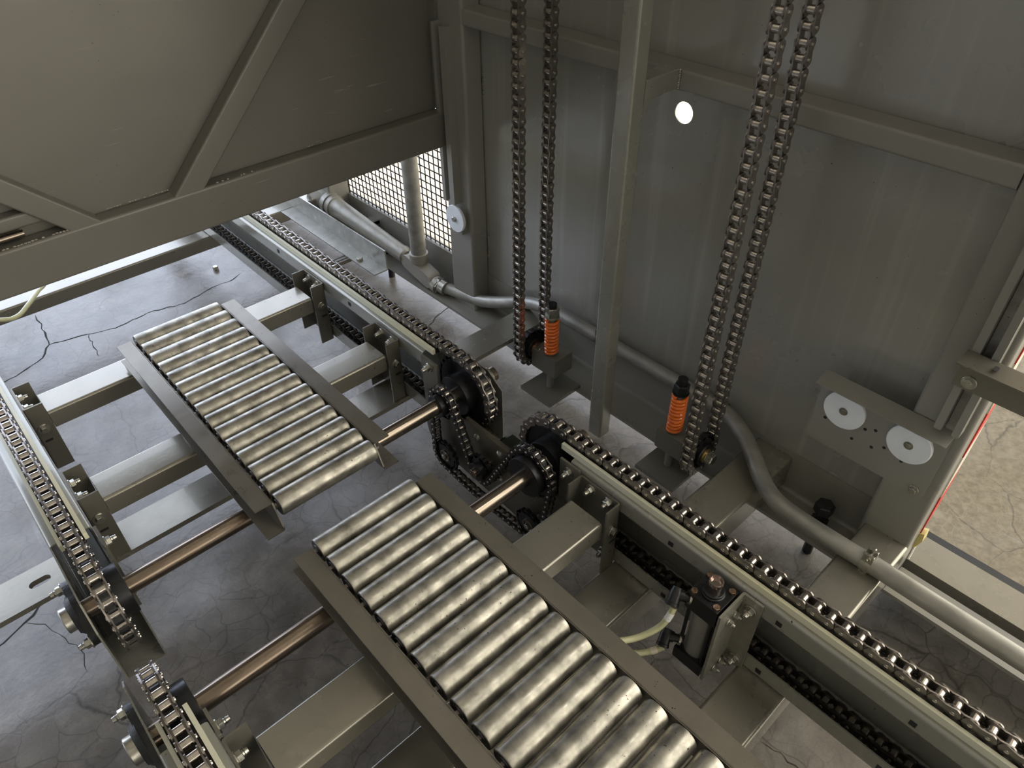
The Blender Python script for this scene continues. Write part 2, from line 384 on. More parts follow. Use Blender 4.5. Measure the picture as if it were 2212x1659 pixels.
cp = thing('corner_post', (1.333, 1.669, .11), 'tall grey corner post left of the hanging chains, with one white disc on it', 'post')
b = MB(); rtube(b, 1.30, 1.366, 1.616, 1.735, .11, 2.6, 'z', .009); b.build('post', PAINT, cp)
for y0, y1, ztop in ((1.702, 1.716, 1.018), (1.660, 1.682, 1.01)):
    b = MB(); b.box(1.272, 1.30, y0, y1, .50, ztop, .002); b.build('guide_strip', PAINT, cp)
b = MB(); b.lathe((1.272, 1.665, .452), 'x', [(0, .043), (.002, .0445), (.008, .0445), (.010, .043)], 48)
dk = b.build('disc', WHITE, cp); b = MB(); b.hexa((1.272, 1.665, .452), Vector((-1, 0, 0)), .009, .007); b.build('disc_bolt', BOLTM, dk)
b = MB(); b.box(1.280, 1.30, 1.64, 1.70, .40, .475, .003); b.build('strip_foot', PAINT, cp)
b = MB()
for k in range(26): b.lathe((1.3655, 1.6155, .30+k*.006+random.uniform(-.001, .001) + (.45 if k > 12 else 0)), 'z', [(0, .002), (.002, .0034), (.004, .002)], 6)
b.build('weld_bead', WELD, cp)
rp = thing('door_post', (1.333, .20, .12), 'tall grey square post at the doorway with a red and white taped edge', 'post')
b = MB(); rtube(b, 1.30, 1.366, .146, .254, .12, 2.6, 'z', .009); b.build('post', PAINT, rp)
for y0, y1 in ((.190, .204), (.158, .171)):
    b = MB(); b.box(1.272, 1.30, y0, y1, .562, 2.5, .003); b.build('guide_strip', PAINT, rp)
b = MB(); b.box(1.297, 1.3005, .172, .189, .50, 2.5); b.build('guide_back', GALV, rp)
b = MB(); b.ms = 0
seg = [(z, z+.12) for z in [.226+.12*k for k in range(12)]]
for k, (z0, z1) in enumerate(seg):
    b.ms = 0 if k % 2 == 0 else 1
    sk = .09
    b.add([(1.352, .1435, z0+sk*.0), (1.386, .1435, z0+sk), (1.386, .1435, z1+sk), (1.352, .1435, z1), (1.352, .146, z0), (1.386, .146, z0+sk), (1.386, .146, z1+sk), (1.352, .146, z1)],
          [(0, 1, 2, 3), (4, 7, 6, 5), (0, 3, 7, 4), (1, 5, 6, 2), (0, 4, 5, 1), (3, 2, 6, 7)])
b.build('hazard_tape', [RED, WTAPE], rp)
b = MB(); b.prism([(.136, .228), (.150, .222), (.153, .165), (.140, .182), (.134, .205)], 'x', 1.352, 1.376); b.build('putty', YELL, rp)
b = MB()
for k in range(9): b.lathe((1.369, .1455, .118+k*.006), 'z', [(0, .003), (.003, .0055), (.006, .003)], 7)
b.build('weld_bead', WELD, rp)
b = MB(); rtube(b, 1.301, 1.366, .254, 1.616, 1.018, 1.060, 'y', .006)
sm('wall_rail', PAINT, b, 'horizontal grey steel tube across the upper side panel, between both tall posts', 'frame tube')
gm = thing('guide_mast', (1.171, .932, .108), 'grey square tube hanging before the middle of the side panel, held by an arm', 'guide post')
b = MB(); rtube(b, 1.150, 1.192, .910, .955, .108, 2.6, 'z', .006); b.build('mast', RAILP, gm)
b = MB(); b.prism(rrect(.912, .953, 1.020, 1.062, .003), 'x', 1.192, 1.301)
b.prism([(1.192, .992), (1.192, 1.022), (1.216, 1.022)], 'y', .912, .953); b.build('arm', RAILP, gm)
b = MB()
for k in range(10): b.lathe((1.299, .9105, 1.022+k*.004), 'z', [(0, .002), (.002, .0042), (.004, .002)], 7)
b.build('weld_bead', WELD, gm)
# base of the enclosure side
bb = thing('base_channel', (1.33, 1.2, .098), 'long grey base channel under the steel side panel, flange turned inward over the concrete', 'base beam')
b = MB(); b.sheet([(1.255, .110), (1.362, .110), (1.362, .232)], -.010, .146, 3.2, 'y', .012); b.box(1.255, 1.345, -.9, .146, .100, .110, .002); b.build('channel', PAINT, bb)
b = MB(); b.box(1.366, 1.462, -.9, .165, .02, .1195, .006); b.build('sill_box', BEAMP, bb)
b = MB(); b.box(1.462, 1.486, -.9, .150, .03, .117, .004); b.build('edge_seal', RUBBER, bb)
# mesh side panel beyond the corner post
mp_ = thing('mesh_panel', (1.36, 2.1, .25), 'black welded wire mesh panel beyond the corner post, bright yard behind it', 'wire mesh')
b = MB(); n = 0
for k in range(28): y = 1.745+k*.0265; b.cyl((1.362, y, .235), (1.362, y, 1.25), .0023, 6)
for k in range(38): z = .245+k*.0265; b.cyl((1.3646, 1.735, z), (1.3646, 2.465, z), .0023, 6)
b.build('wire_grid', WIRE, mp_)
b = MB(); b.box(1.352, 1.366, 1.735, 2.47, .10, .238, .003); b.build('lower_plate', PAINT, mp_)
b = MB(); rtube(b, 1.27, 1.366, 2.462, 2.56, .10, 1.6, 'z', .008); b.build('far_post', PAINT, mp_)
b = MB(); b.box(1.27, 1.356, 2.25, 2.30, .185, .20, .002); b.box(1.27, 1.356, 2.25, 2.256, .12, .20, .001); b.build('angle_tab', BEAMP, mp_)
b = MB(); bolt(b, (1.30, 2.25, .165), 'y', .009, .006, 1.4, -1); b.build('bolt', BOLTM, mp_)

# ------------------------------------------------------------------ sliding door
dr = thing('lift_door', (.3, 1.72, .672), 'large dark grey sheet steel lifting door with diagonal braces, raised over the conveyor', 'door panel')
b = MB(); rtube(b, -3.4, 1.291, 1.700, 1.745, .672, .775, 'x', .007); b.build('bottom_rail', DOORP, dr)
b = MB(); b.box(-3.4, 1.288, 1.745, 1.748, .76, 2.6); b.build('panel', DOORP, dr)
b = MB(); b.box(1.288, 1.296, 1.715, 1.765, .775, 2.6, .002); b.build('edge_flange', DOORP, dr)
def brace(p, q, wd):
    p = Vector(p); q = Vector(q); d = (q-p).normalized(); nn = Vector((-d.y, d.x))*wd/2
    mb = MB(); mb.prism([tuple(p-nn), tuple(q-nn), tuple(q+nn), tuple(p+nn)], 'y', 1.702, 1.746)
    o = mb.build('brace', DOORP, dr); o.modifiers.clear(); md = o.modifiers.new('bevel', 'BEVEL'); md.width = .005; md.segments = 3; md.limit_method = 'ANGLE'; md = o.modifiers.new('weighted', 'WEIGHTED_NORMAL')
brace((.500, .752), (1.15, 1.402), .054); brace((.305, .752), (-.55, 1.607), .049)
b = MB(); rtube(b, -1.6, .215, 1.712, 1.745, .806, .836, 'x', .006); b.build('stiffener', DOORP, dr)
b = MB(); b.cyl((-.6, 1.728, .789), (.17, 1.728, .789), .008, 12); b.build('rod', SHAFT, dr)
b = MB()
for x0, x1, z in ((.25, .31, .776), (.33, .50, .7765), (.56, .70, .776), (.86, .93, .776), (-.10, .245, .776)):
    k = x0
    while k < x1:
        if random.random() < .6: b.lathe((k, 1.700+(.045 if x0 in (.33, .86) else .004), z+random.uniform(0, .001)), 'x', [(0, .0012), (.003, .0022), (.006, .0012)], 6)
        k += .007
b.build('weld_bead', WELD, dr)

# ------------------------------------------------------------------ conveyor rails
def hole_mark(mb, x, y, z, left, w_=.011): mb.box(min(m(x, left), m(x-.0012, left)), max(m(x, left), m(x-.0012, left)), y-w_/2, y+w_/2, z-w_/2, z+w_/2)
def rail(near, left, label):
    yf0, yf1 = (-.9, .702) if near else (1.215, 3.3)
    yw0, yw1 = (-.9, .885) if near else (1.000, 3.3)
    t = thing('conveyor_rail', (m(.84, left), (yf0+yf1)/2, .218), label, 'conveyor rail', 'long steel rails carrying the conveyor chains')
    M = lambda p: [(m(x, left), z) for x, z in p]; s = -1 if left else 1
    b = MB(); b.sheet(M([(.800, .386), (.800, .426), (.876, .426), (.876, .408)]), .003*-s, yf0, yf1, 'y', .008)
    # web plate with the chamfered end that carries the bearing, then lower lip
    x0, x1 = sorted((m(.873, left), m(.876, left)))
    if near: b.prism([(-.9, .22), (.885, .22), (.885, .386), (.845, .422), (-.9, .422)], 'x', x0, x1)
    else: b.prism([(3.3, .22), (1.0, .22), (1.0, .386), (1.05, .422), (3.3, .422)], 'x', x0, x1)
    y0, y1 = (yw0, .875) if near else (1.01, yw1)
    b.sheet(M([(.876, .232), (.876, .2195), (.800, .2195), (.800, .262)]), .003*-s, y0, y1, 'y', .006)
    b.build('channel', RAILP, t)
    b = MB(); xa, xb = sorted((m(.811, left), m(.861, left))); xc, xd_ = sorted((m(.811, left), m(.8185, left)))
    y0, y1 = (-.9, .741) if near else (1.185, 3.3)
    b.box(xc, xd_, y0, y1, .426, .4415, .001)
    xe, xg = sorted((m(.8545, left), m(.861, left))); b.box(xe, xg, y0, y1, .426, .4415, .001)
    b.build('wear_strip', UHMW, t)
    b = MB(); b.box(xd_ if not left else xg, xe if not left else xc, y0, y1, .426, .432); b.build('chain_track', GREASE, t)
    b = MB(); yy = (.671, .727) if near else (1.150, 1.214); xa, xb = sorted((m(.786, left), m(.7985, left)))
    b.box(min(m(.793, left), m(.7985, left)), max(m(.793, left), m(.7985, left)), yy[0], yy[1], .225, .421, .001)
    st = b.build('end_strap', PLATED, t); b = MB(); yb = .70 if near else 1.183
    pass
    for zb in (.398, .245):
        b = MB(); nutstud(b, (m(.793, left), yb, zb), 'x', .0095, .008, .010, -1 if not left else 1); b.build('nut', BOLTM, st)
    b = MB()
    for y, z in ([(.437, .400), (.204, .400), (-.03, .400), (.206, .238), (.43, .238), (-.03, .238)] if near else [(1.55, .405), (1.95, .405)]): hole_mark(b, .8, y, z, left)
    b.build('square_hole', MARKB, t)
    return t
rail(True, False, 'near right rail with yellowed plastic strip, beside the air cylinder'); rail(False, False, 'far right rail running away under the raised door, beside the galvanised angle')
rail(False, True, 'far left rail at the left picture edge, holding the slotted brackets'); rail(True, True, 'near left rail starting at the bottom left, beside the black bearing')

# ------------------------------------------------------------------ cross beams, brackets, base tubes
beam_l = {.615: 'grey cross beam nearest the camera, passing under the near roller frame', 1.367: 'middle grey cross beam, under the near half of the far roller frame',
          1.737: 'grey cross beam with a bright white glare, under the far end of the far roller frame',}
for y, lb in beam_l.items():
    b = MB(); rtube(b, .044, .756, y-.045, y+.045, .324, .375, 'x', .007)
    sm('cross_beam', BEAMP, b, lb, 'cross beam', 'grey cross beams between the conveyor rails')
def bracket(y, left, label):
    s = 1 if left else -1     # wings point to the middle
    t = thing('beam_bracket', (m(.797, left), y, .215), label, 'bracket', 'folded brackets holding the cross beams to the rails')
    X = lambda x: m(x, left)
    b = MB(); L = [(X(.757), y-.054), (X(.7985), y-.054), (X(.7985), y+.054), (X(.757), y+.054)]
    b.sheet(L, .004*(-1 if left else 1), .217, .412, 'z', .006); b.build('folded_plate', PLATED, t)
    b = MB(); bolt(b, (X(.780), y-.054, .343), 'y', .0085, .007, 1.6, -1); b.build('flange_bolt', BOLTM, t)
    for dy in (.022, -.026):
        b = MB(); nutstud(b, (X(.7945), y+dy, .395), 'x', .0095, .009, .009, s); b.build('nut', BOLTM, t)
    b = MB(); b.prism(rrect(min(X(.773), X(.791)), max(X(.773), X(.791)), .304, .3105, .003), 'y', y-.0545, y-.0535); b.build('slot', MARKB, t)
    b = MB(); nutstud(b, (X(.790), y-.03, .243), 'x', .009, .008, .009, s); b.build('lower_nut', BOLTM, t)
for y, a in ((.615, 'near'), (1.367, 'middle'), (1.737, 'far')):
    for left in (False, True):
        side = 'left' if left else 'right'
        bracket(y, left, {('near', False): 'folded bracket at the right end of the nearest cross beam, close to the air cylinder', ('near', True): 'folded bracket at the bottom left corner end of the nearest cross beam',
                          ('middle', False): 'folded bracket at the right end of the middle cross beam, beside the big black hub', ('middle', True): 'dark folded bracket with a bright slot at the left end of the middle cross beam',
                          ('far', False): 'folded bracket at the right end of the far cross beam, next to the long chain', ('far', True): 'dark slotted bracket at the left end of the glaring cross beam'}[(a, left)])
for y0, y1, x1, lb in ((.145, .245, 1.30, 'low grey square tube nearest the camera, carrying the conduit clamp'), (.464, .566, 1.366, 'low grey square tube welded to the side panel, beside the second orange spring')):
    b = MB(); rtube(b, -.5, x1, y0, y1, .119, .2185, 'x', .008)
    sm('base_tube', BEAMP, b, lb, 'base tube', 'low square tubes under the conveyor')
b = MB(); bar = [(-.62, 1.309), (1.35, 1.309), (1.35, 1.409), (-.62, 1.409)]
# flat base bar with a slot near the left end
bm = bmesh.new()
def ring2(pts, z):
    vs = [bm.verts.new((x-.4, y-1.359, z)) for x, y in pts]; return [bm.edges.new((vs[i], vs[(i+1) % len(vs)])) for i in range(len(vs))]
sl = [(-.132+(.011 if s > 0 else -.011)+.0105*math.cos(a), 1.360+.0105*math.sin(a)) for s in (1, -1) for a in [(-PI/2+PI*k/8 if s > 0 else PI/2+PI*k/8) for k in range(9)]]
es = ring2(bar, 0)+ring2(sl, 0); bmesh.ops.triangle_fill(bm, edges=es, use_beauty=True)
rg = bmesh.ops.extrude_face_region(bm, geom=list(bm.faces)); bmesh.ops.translate(bm, vec=(0, 0, -.014), verts=[g for g in rg['geom'] if isinstance(g, bmesh.types.BMVert)])
bmesh.ops.recalc_face_normals(bm, faces=bm.faces); me = bpy.data.meshes.new('base_bar'); bm.to_mesh(me); bm.free(); me.materials.append(BEAMP)
o = link(bpy.data.objects.new('base_bar', me)); o.location = (.4, 1.359, .2185); tag(o, 'wide flat steel bar with a slot at its left end, crossing under the whole conveyor', 'base bar')

# ------------------------------------------------------------------ roller frames
def roller_frame(y0, y1, first, n, label):
    t = thing('roller_conveyor', (.40, (y0+y1)/2, .385), label, 'roller conveyor', 'two roller frames between the chains')
    for left in (False, True):
        X = lambda x: .792-x if left else x
        s = -1 if left else 1
        b = MB(); th = .0028
        # web as a trapezoid, flanges bent outward, bottom flange longer than the top one
        xa, xb = sorted((X(.513), X(.5158)))
        b.prism([(y0, .453), (y1, .453), (y1+.025, .397), (y0-.025, .397)], 'x', xa, xb)
        b.sheet([(X(.5135), .444), (X(.5135), .455), (X(.551), .455)], -th*s, y0, y1, 'y', .009)
        b.sheet([(X(.5135), .402), (X(.5135), .3935), (X(.551), .3935)], th*s, y0-.025, y1+.025, 'y', .006)
        b.build('side_channel', FRAMEP, t)
        b = MB()
        for yb in (.615, 1.367, 1.737):
            if y0 < yb < y1+.06: b.box(*sorted((X(.520), X(.548))), min(yb, y1)-.02, min(yb, y1)+.02, .375, .3935)
        if b.v: b.build('spacer', PLATED, t)
    for k in range(n):
        y = first-k*.0508; R_ = .0238; x0, x1 = .286, .508
        b = MB(); b.lathe((0, y, .440), 'x', [(x0+.001, R_*.84), (x0, R_*.90), (x0+.001, R_*.97), (x0+.004, R_), (x0+.010, R_), (x1-.010, R_), (x1-.004, R_*.99), (x1-.001, R_*.95), (x1, R_*.88), (x1-.001, R_*.82)], 40)
        ro = b.build('roller', ZINC, t)
        b = MB(); b.lathe((0, y, .440), 'x', [(x0+.0022, R_*.80), (x0+.0004, R_*.80), (x0+.0006, R_*.55), (x0-.001, R_*.5), (x0-.001, R_*.3), (x0-.0012, .001)], 24, False); b.build('end_cap', RCAP, ro); b = MB()
        b.lathe((0, y, .440), 'x', [(x1-.0022, R_*.80), (x1-.0004, R_*.80), (x1-.0006, R_*.55), (x1+.001, R_*.5), (x1+.001, R_*.3), (x1+.0012, .001)], 24, False)
        b.build('end_cap', RCAP, ro)
        b = MB(); b.hexa((.2755, y, .440), 'x', .0062, .247, .5); b.build('axle', CHAINP, ro)
roller_frame(1.000, 1.715, 1.713, 15, 'far roller frame, smaller in view, holding fifteen steel rollers')
roller_frame(-.10, .854, .8515, 18, 'near roller frame with large steel rollers, running off the bottom edge')

# ------------------------------------------------------------------ chains
def plate_poly(p, h, waist, n=10):
    R_ = h/2; out = []
    for k in range(n+1): a = -PI*.42+PI*.84*k/n; out.append((p/2+R_*math.cos(a), R_*math.sin(a)))
    out.append((0, waist/2))
    for k in range(n+1): a = PI*.58+PI*.84*k/n; out.append((-p/2+R_*math.cos(a), R_*math.sin(a)))
    out.append((0, -waist/2)); return out
def link_meshes(p, mp2, mr2, key):
    k_ = p/.0254; h = .0236*k_; wi = .0079*k_; tp = .0029*k_; poly = plate_poly(p, h, h*.66)
    inner = MB()
    for s in (-1, 1): inner.prism(poly, 'x', s*wi if s > 0 else s*(wi+tp), s*(wi+tp) if s > 0 else s*wi)
    inner.ms = 1
    for s in (-1, 1): inner.cyl((-wi, s*p/2, 0), (wi, s*p/2, 0), .0079*k_, 18)
    outer = MB(); a = wi+tp+.0003*k_
    for s in (-1, 1): outer.prism(poly, 'x', a if s > 0 else -(a+tp), a+tp if s > 0 else -a)
    outer.ms = 1
    for s in (-1, 1): outer.lathe((0, s*p/2, 0), 'x', [(-(a+tp+.0024*k_), .0022*k_), (-(a+tp+.0019*k_), .0034*k_), (-(a+tp), .0039*k_), (a+tp, .0039*k_), (a+tp+.0019*k_, .0034*k_), (a+tp+.0024*k_, .0022*k_)], 14)
    res = []
    for nm, b in (('inner_link', inner), ('outer_link', outer)):
        o = b.build(nm+key, [mp2, mr2], origin=(0, 0, 0), smooth=40, wn=False)
        me = o.data; bpy.data.objects.remove(o); res.append(me)
    return res
LM = link_meshes(.0254, CHAINP, CHAINR, ''); LG = link_meshes(.0254, GREASE, GREASER, '_greasy'); LD = link_meshes(.01905, GREASE, CHAINR, '_small')
def chain(path, closed, pitch, meshes, to3, axis, loc, label, group=None, cat='chain', greasy=None):
    """path: dense 2-D polyline; walk it with equal chords"""
    pts = [Vector(p) for p in path]
    if closed: pts.append(pts[0])
    L = sum((pts[i+1]-pts[i]).length for i in range(len(pts)-1)); n = int(round(L/pitch)); n -= n % 2 if closed else 0
    step = L/n if closed else pitch
    n = n if closed else int(L/pitch)
    seq = []; i = 0; acc = 0; d = 0
    for k in range(n+1):
        tgt = k*step
        while i < len(pts)-2 and acc+(pts[i+1]-pts[i]).length < tgt: acc += (pts[i+1]-pts[i]).length; i += 1
        s = (pts[i+1]-pts[i]).length; seq.append(pts[i]+(pts[i+1]-pts[i])*min(1, (tgt-acc)/s if s else 0))
    t = thing('roller_chain' if cat == 'chain' else cat, loc, label, 'chain', group); tl = Vector(loc); ax = Vector(axis)
    for k in range(n):
        a = Vector(to3(seq[k])); c_ = Vector(to3(seq[k+1])); d = (c_-a).normalized(); z = ax.cross(d).normalized(); mid = (a+c_)/2
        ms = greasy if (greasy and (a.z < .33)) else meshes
        o = bpy.data.objects.new('inner_link' if k % 2 else 'outer_link', ms[0 if k % 2 else 1]); link(o); o.parent = t
        Mx = Matrix(((ax.x, d.x, z.x, mid.x-tl.x), (ax.y, d.y, z.y, mid.y-tl.y), (ax.z, d.z, z.z, mid.z-tl.z), (0, 0, 0, 1)))
        o.matrix_local = Mx
    return t
HR, HZ = .0945, .356
def arc(cy_, cz_, r, a0, a1, n=40): return [(cy_+r*math.cos(math.radians(a0+(a1-a0)*k/n)), cz_+r*math.sin(math.radians(a0+(a1-a0)*k/n))) for k in range(n+1)]
far_path = [(3.25, .4505), (1.3, .4505)]+arc(1.094, HZ, HR, 90, 262)+[(1.15, .252), (1.30, .240), (3.25, .238)]
near_path = [(-.62, .4505), (.75, .4505)]+arc(.781, HZ, HR, 90, -82)+[(.72, .252), (.58, .240), (-.62, .238)]
for path, x, y, lb, g in ((far_path, .837, 1.094, 'far right chain loop running away under the door and around the black sprocket', 0),
                          (near_path, .837, .781, 'near right chain loop in the foreground, on the yellow plastic strip', 0),
                          (far_path, -.037, 1.094, 'far left chain loop at the left edge, above the base bar', 0),
                          (near_path, -.037, .781, 'near left chain loop at the bottom left corner', 0)):
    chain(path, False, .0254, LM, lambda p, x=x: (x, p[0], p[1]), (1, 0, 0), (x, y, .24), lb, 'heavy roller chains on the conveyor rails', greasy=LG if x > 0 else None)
def lift_path():
    return [(1.145, 1.80), (1.145, .233)]+[(1.195+.05*math.cos(math.radians(a)), .233+.05*math.sin(math.radians(a))) for a in range(180, 361, 6)]+[(1.245, 1.80)]
for y, lb in ((1.2315, 'hanging lift chain pair left of the guide mast, behind the first orange spring'), (.630, 'hanging lift chain pair right of the guide mast, before the second orange spring')):
    chain(lift_path(), False, .0254, LM, lambda p, y=y: (p[0], y, p[1]), (0, 1, 0), (1.195, y, .18), lb, 'lift chains hanging in front of the side panel')
# drive chain around five sprockets
CS = [(1.094, .356, .0398, 1), (.958, .230, .0368, -1), (.781, .356, .0609, 1), (.787, .172, .0398, 1), (1.099, .172, .0398, 1)]
def belt(cs):
    out = []; n = len(cs); T = []
    for i in range(n):
        c1, c2 = cs[i], cs[(i+1) % n]; D = Vector((c2[0]-c1[0], c2[1]-c1[1])); Ln = D.length; e = D/Ln; pl = Vector((-e.y, e.x))
        k = (c2[3]*c2[2]-c1[3]*c1[2])/Ln; nn = k*e+math.sqrt(1-k*k)*pl
        T.append((Vector(c1[:2])-nn*c1[3]*c1[2], Vector(c2[:2])-nn*c2[3]*c2[2]))
    for i in range(n):
        c1 = cs[i]; a = T[i-1][1]; b_ = T[i][0]; v0 = a-Vector(c1[:2]); v1 = b_-Vector(c1[:2]); a0 = math.atan2(v0.y, v0.x); a1 = math.atan2(v1.y, v1.x)
        if c1[3] > 0:
            while a1 < a0: a1 += 2*PI
        else:
            while a1 > a0: a1 -= 2*PI
        out += [(c1[0]+c1[2]*math.cos(a0+(a1-a0)*k/24), c1[1]+c1[2]*math.sin(a0+(a1-a0)*k/24)) for k in range(25)]
        if i == 3:   # slack lower run
            p, q = T[i]
            out += [tuple(p+(q-p)*t+Vector((0, -.010*math.sin(PI*t)))) for t in [.1*j for j in range(1, 10)]]
    return out
chain(belt(CS), True, .01905, LD, lambda p: (.765, p[0], p[1]), (1, 0, 0), (.765, .95, .13), 'small dark drive chain snaking around five sprockets between both shafts')

# ------------------------------------------------------------------ shafts, sprockets, bearings
def sprocket(mb, x0, x1, cy_, cz_, Rp, N, rr, ph=0., sp=10):
    poly = []; tip = Rp+rr*.75
    for k in range(N):
        a = 2*PI*k/N+ph
        for t in (-1, -.6, 0, .6, 1):
            th = a+PI+t*PI*.42; poly.append((cy_+Rp*math.cos(a)+rr*math.cos(th), cz_+Rp*math.sin(a)+rr*math.sin(th)))
        b_ = a+PI/N; w_ = PI/N*.28
        for t in (-1, 1): poly.append((cy_+tip*math.cos(b_+t*w_), cz_+tip*math.sin(b_+t*w_)))
    mb.prism(poly, 'x', x0, x1)
def plate_disc(mb, x0, x1, cy_, cz_, r): mb.lathe((0, cy_, cz_), 'x', [(x0, r-.002), (x0+.001, r), (x1-.001, r), (x1, r-.002)], 48)
def drive_shaft(y, far, label):
    t = thing('drive_shaft', (.40, y, .337), label, 'shaft', 'steel shafts joining the left and right sprockets')
    b = MB(); b.cyl((-.112, y, HZ), (.93, y, HZ), .0190, 40, .0015); b.build('shaft', SHAFT, t)
    for xc, s in ((.837, -1), (-.037, 1)):
        b = MB(); sprocket(b, xc-.0072, xc+.0072, y, HZ, HR, 24, .0080, .08); plate_disc(b, *sorted((xc, xc+s*.0382)), y, HZ, .053)
        b.build('head_sprocket', BLACKM, t)
    if far:
        b = MB(); sprocket(b, .7595, .7705, y, HZ, .0398, 13, .006, .1); plate_disc(b, .7395, .765, y, HZ, .029); b.build('drive_sprocket', BLACKM, t)
    else:
        b = MB(); sprocket(b, .7595, .7705, y, HZ, .0609, 20, .006, .05); plate_disc(b, .7370, .765, y, HZ, .0485); b.build('drive_sprocket', BLACKM, t)
    b = MB(); b.lathe((.7655, y-.020, HZ+.0175) if far else (.735, y+.010, HZ-.03), 'z' if far else Vector((-1, 0, 0)), [(0, .0032), (.006, .0032), (.007, .002)], 10); b.build('set_screw', BLACKM, t)
    return t
drive_shaft(1.094, True, 'far brown shaft passing under the far roller frame end'); drive_shaft(.781, False, 'near brown shaft passing under the near roller frame')
def bearing(y, left, label):
    s = -1 if left else 1; x0 = m(.876, left); X = lambda d: x0+s*d
    t = thing('flange_bearing', (x0, y, .28), label, 'bearing', 'black cast bearings on the outer face of the rails')
    b = MB(); poly = []
    for k in range(48):      # two-bolt rhombic flange
        a = 2*PI*k/48; r = .040+.030*abs(math.cos(a-.35))**6; poly.append((y+r*math.cos(a), HZ+r*math.sin(a)))
    b.prism(poly, 'x', *sorted((X(.0), X(.014)))); b.lathe((X(.012), y, HZ), Vector((s, 0, 0)), [(0, .042), (.005, .039), (.009, .034), (.011, .033)], 40)
    b.build('housing', BLACKC, t)
    b = MB(); b.lathe((X(.016), y, HZ), Vector((s, 0, 0)), [(0, .0245), (.020, .0245), (.0215, .0230), (.0215, .019)], 36); b.build('locking_collar', BOLTM, t)
    for k in (0, 1):
        a = .35+PI*k; b = MB(); nutstud(b, (X(.014), y+.059*math.cos(a), HZ+.059*math.sin(a)), 'x', .0095, .009, .010, s); b.build('nut', BOLTM, t)
bearing(1.094, True, 'black cast bearing outside the far left rail end, over the base bar'); bearing(.781, True, 'black cast bearing at the bottom left, outside the near left rail')
bearing(1.094, False, 'dark bearing behind the black sprocket of the far right rail')
# drive plate, motor and idlers
dp = thing('drive_plate', (.795, .97, .11), 'olive steel plate with round bolt heads behind the small drive chain', 'mounting plate')
b = MB(); rp_ = [(.86, .317), (1.03, .317)]+[(1.16+.055*math.cos(a), .20+.07*math.sin(a)) for a in [math.radians(k) for k in range(70, -91, -20)]]+[(.86, .115)]
b.prism(rp_, 'x', .790, .796); b.box(.796, .804, .86, 1.05, .312, .317); b.box(.790, .796, .70, .86, .115, .30); b.build('plate', FRAMEP, dp)
for y, z in ((1.0, .288), (.918, .290), (.919, .205), (.995, .207)):
    b = MB(); b.lathe((.790, y, z), Vector((-1, 0, 0)), [(0, .0105), (.002, .0102), (.005, .007), (.006, .002)], 24); b.build('round_bolt_head', BOLTM, dp)
mo = thing('drive_motor', (.86, .93, .12), 'dark green gear motor behind the olive drive plate', 'motor')
b = MB(); b.prism([(.93+.062*math.cos(math.radians(22.5+45*k)), .225+.062*math.sin(math.radians(22.5+45*k))) for k in range(8)], 'x', .797, .864); b.build('housing', MOTORG, mo)
b = MB(); b.cyl((.735, .958, .230), (.80, .958, .230), .0125, 24, .001); b.build('output_shaft', SHAFT, mo)
b = MB(); sprocket(b, .7595, .7705, .958, .230, .0368, 12, .006, .1); plate_disc(b, .744, .765, .958, .230, .0245); b.build('sprocket', BLACKM, mo)
for y, z, lb in ((1.099, .172, 'small black idler sprocket under the far shaft'), (.787, .172, 'small black idler sprocket under the near shaft')):
    t = thing('idler_sprocket', (.765, y, z-.045), lb, 'sprocket', 'idler sprockets of the drive chain')
    b = MB(); sprocket(b, .7600, .7700, y, z, .0398, 13, .006, .15); b.build('toothed_disc', BLACKM, t)
    b = MB(); b.lathe((.760, y, z), Vector((-1, 0, 0)), [(0, .018), (.003, .018), (.003, .014), (.001, .014), (.001, .009)], 28); b.build('ball_bearing', GREASER, t)
    b = MB(); b.hexa((.7585, y, z), Vector((-1, 0, 0)), .0075, .008); b.cyl((.760, y, z), (.790, y, z), .006, 12); b.build('bolt', BOLTM, t)

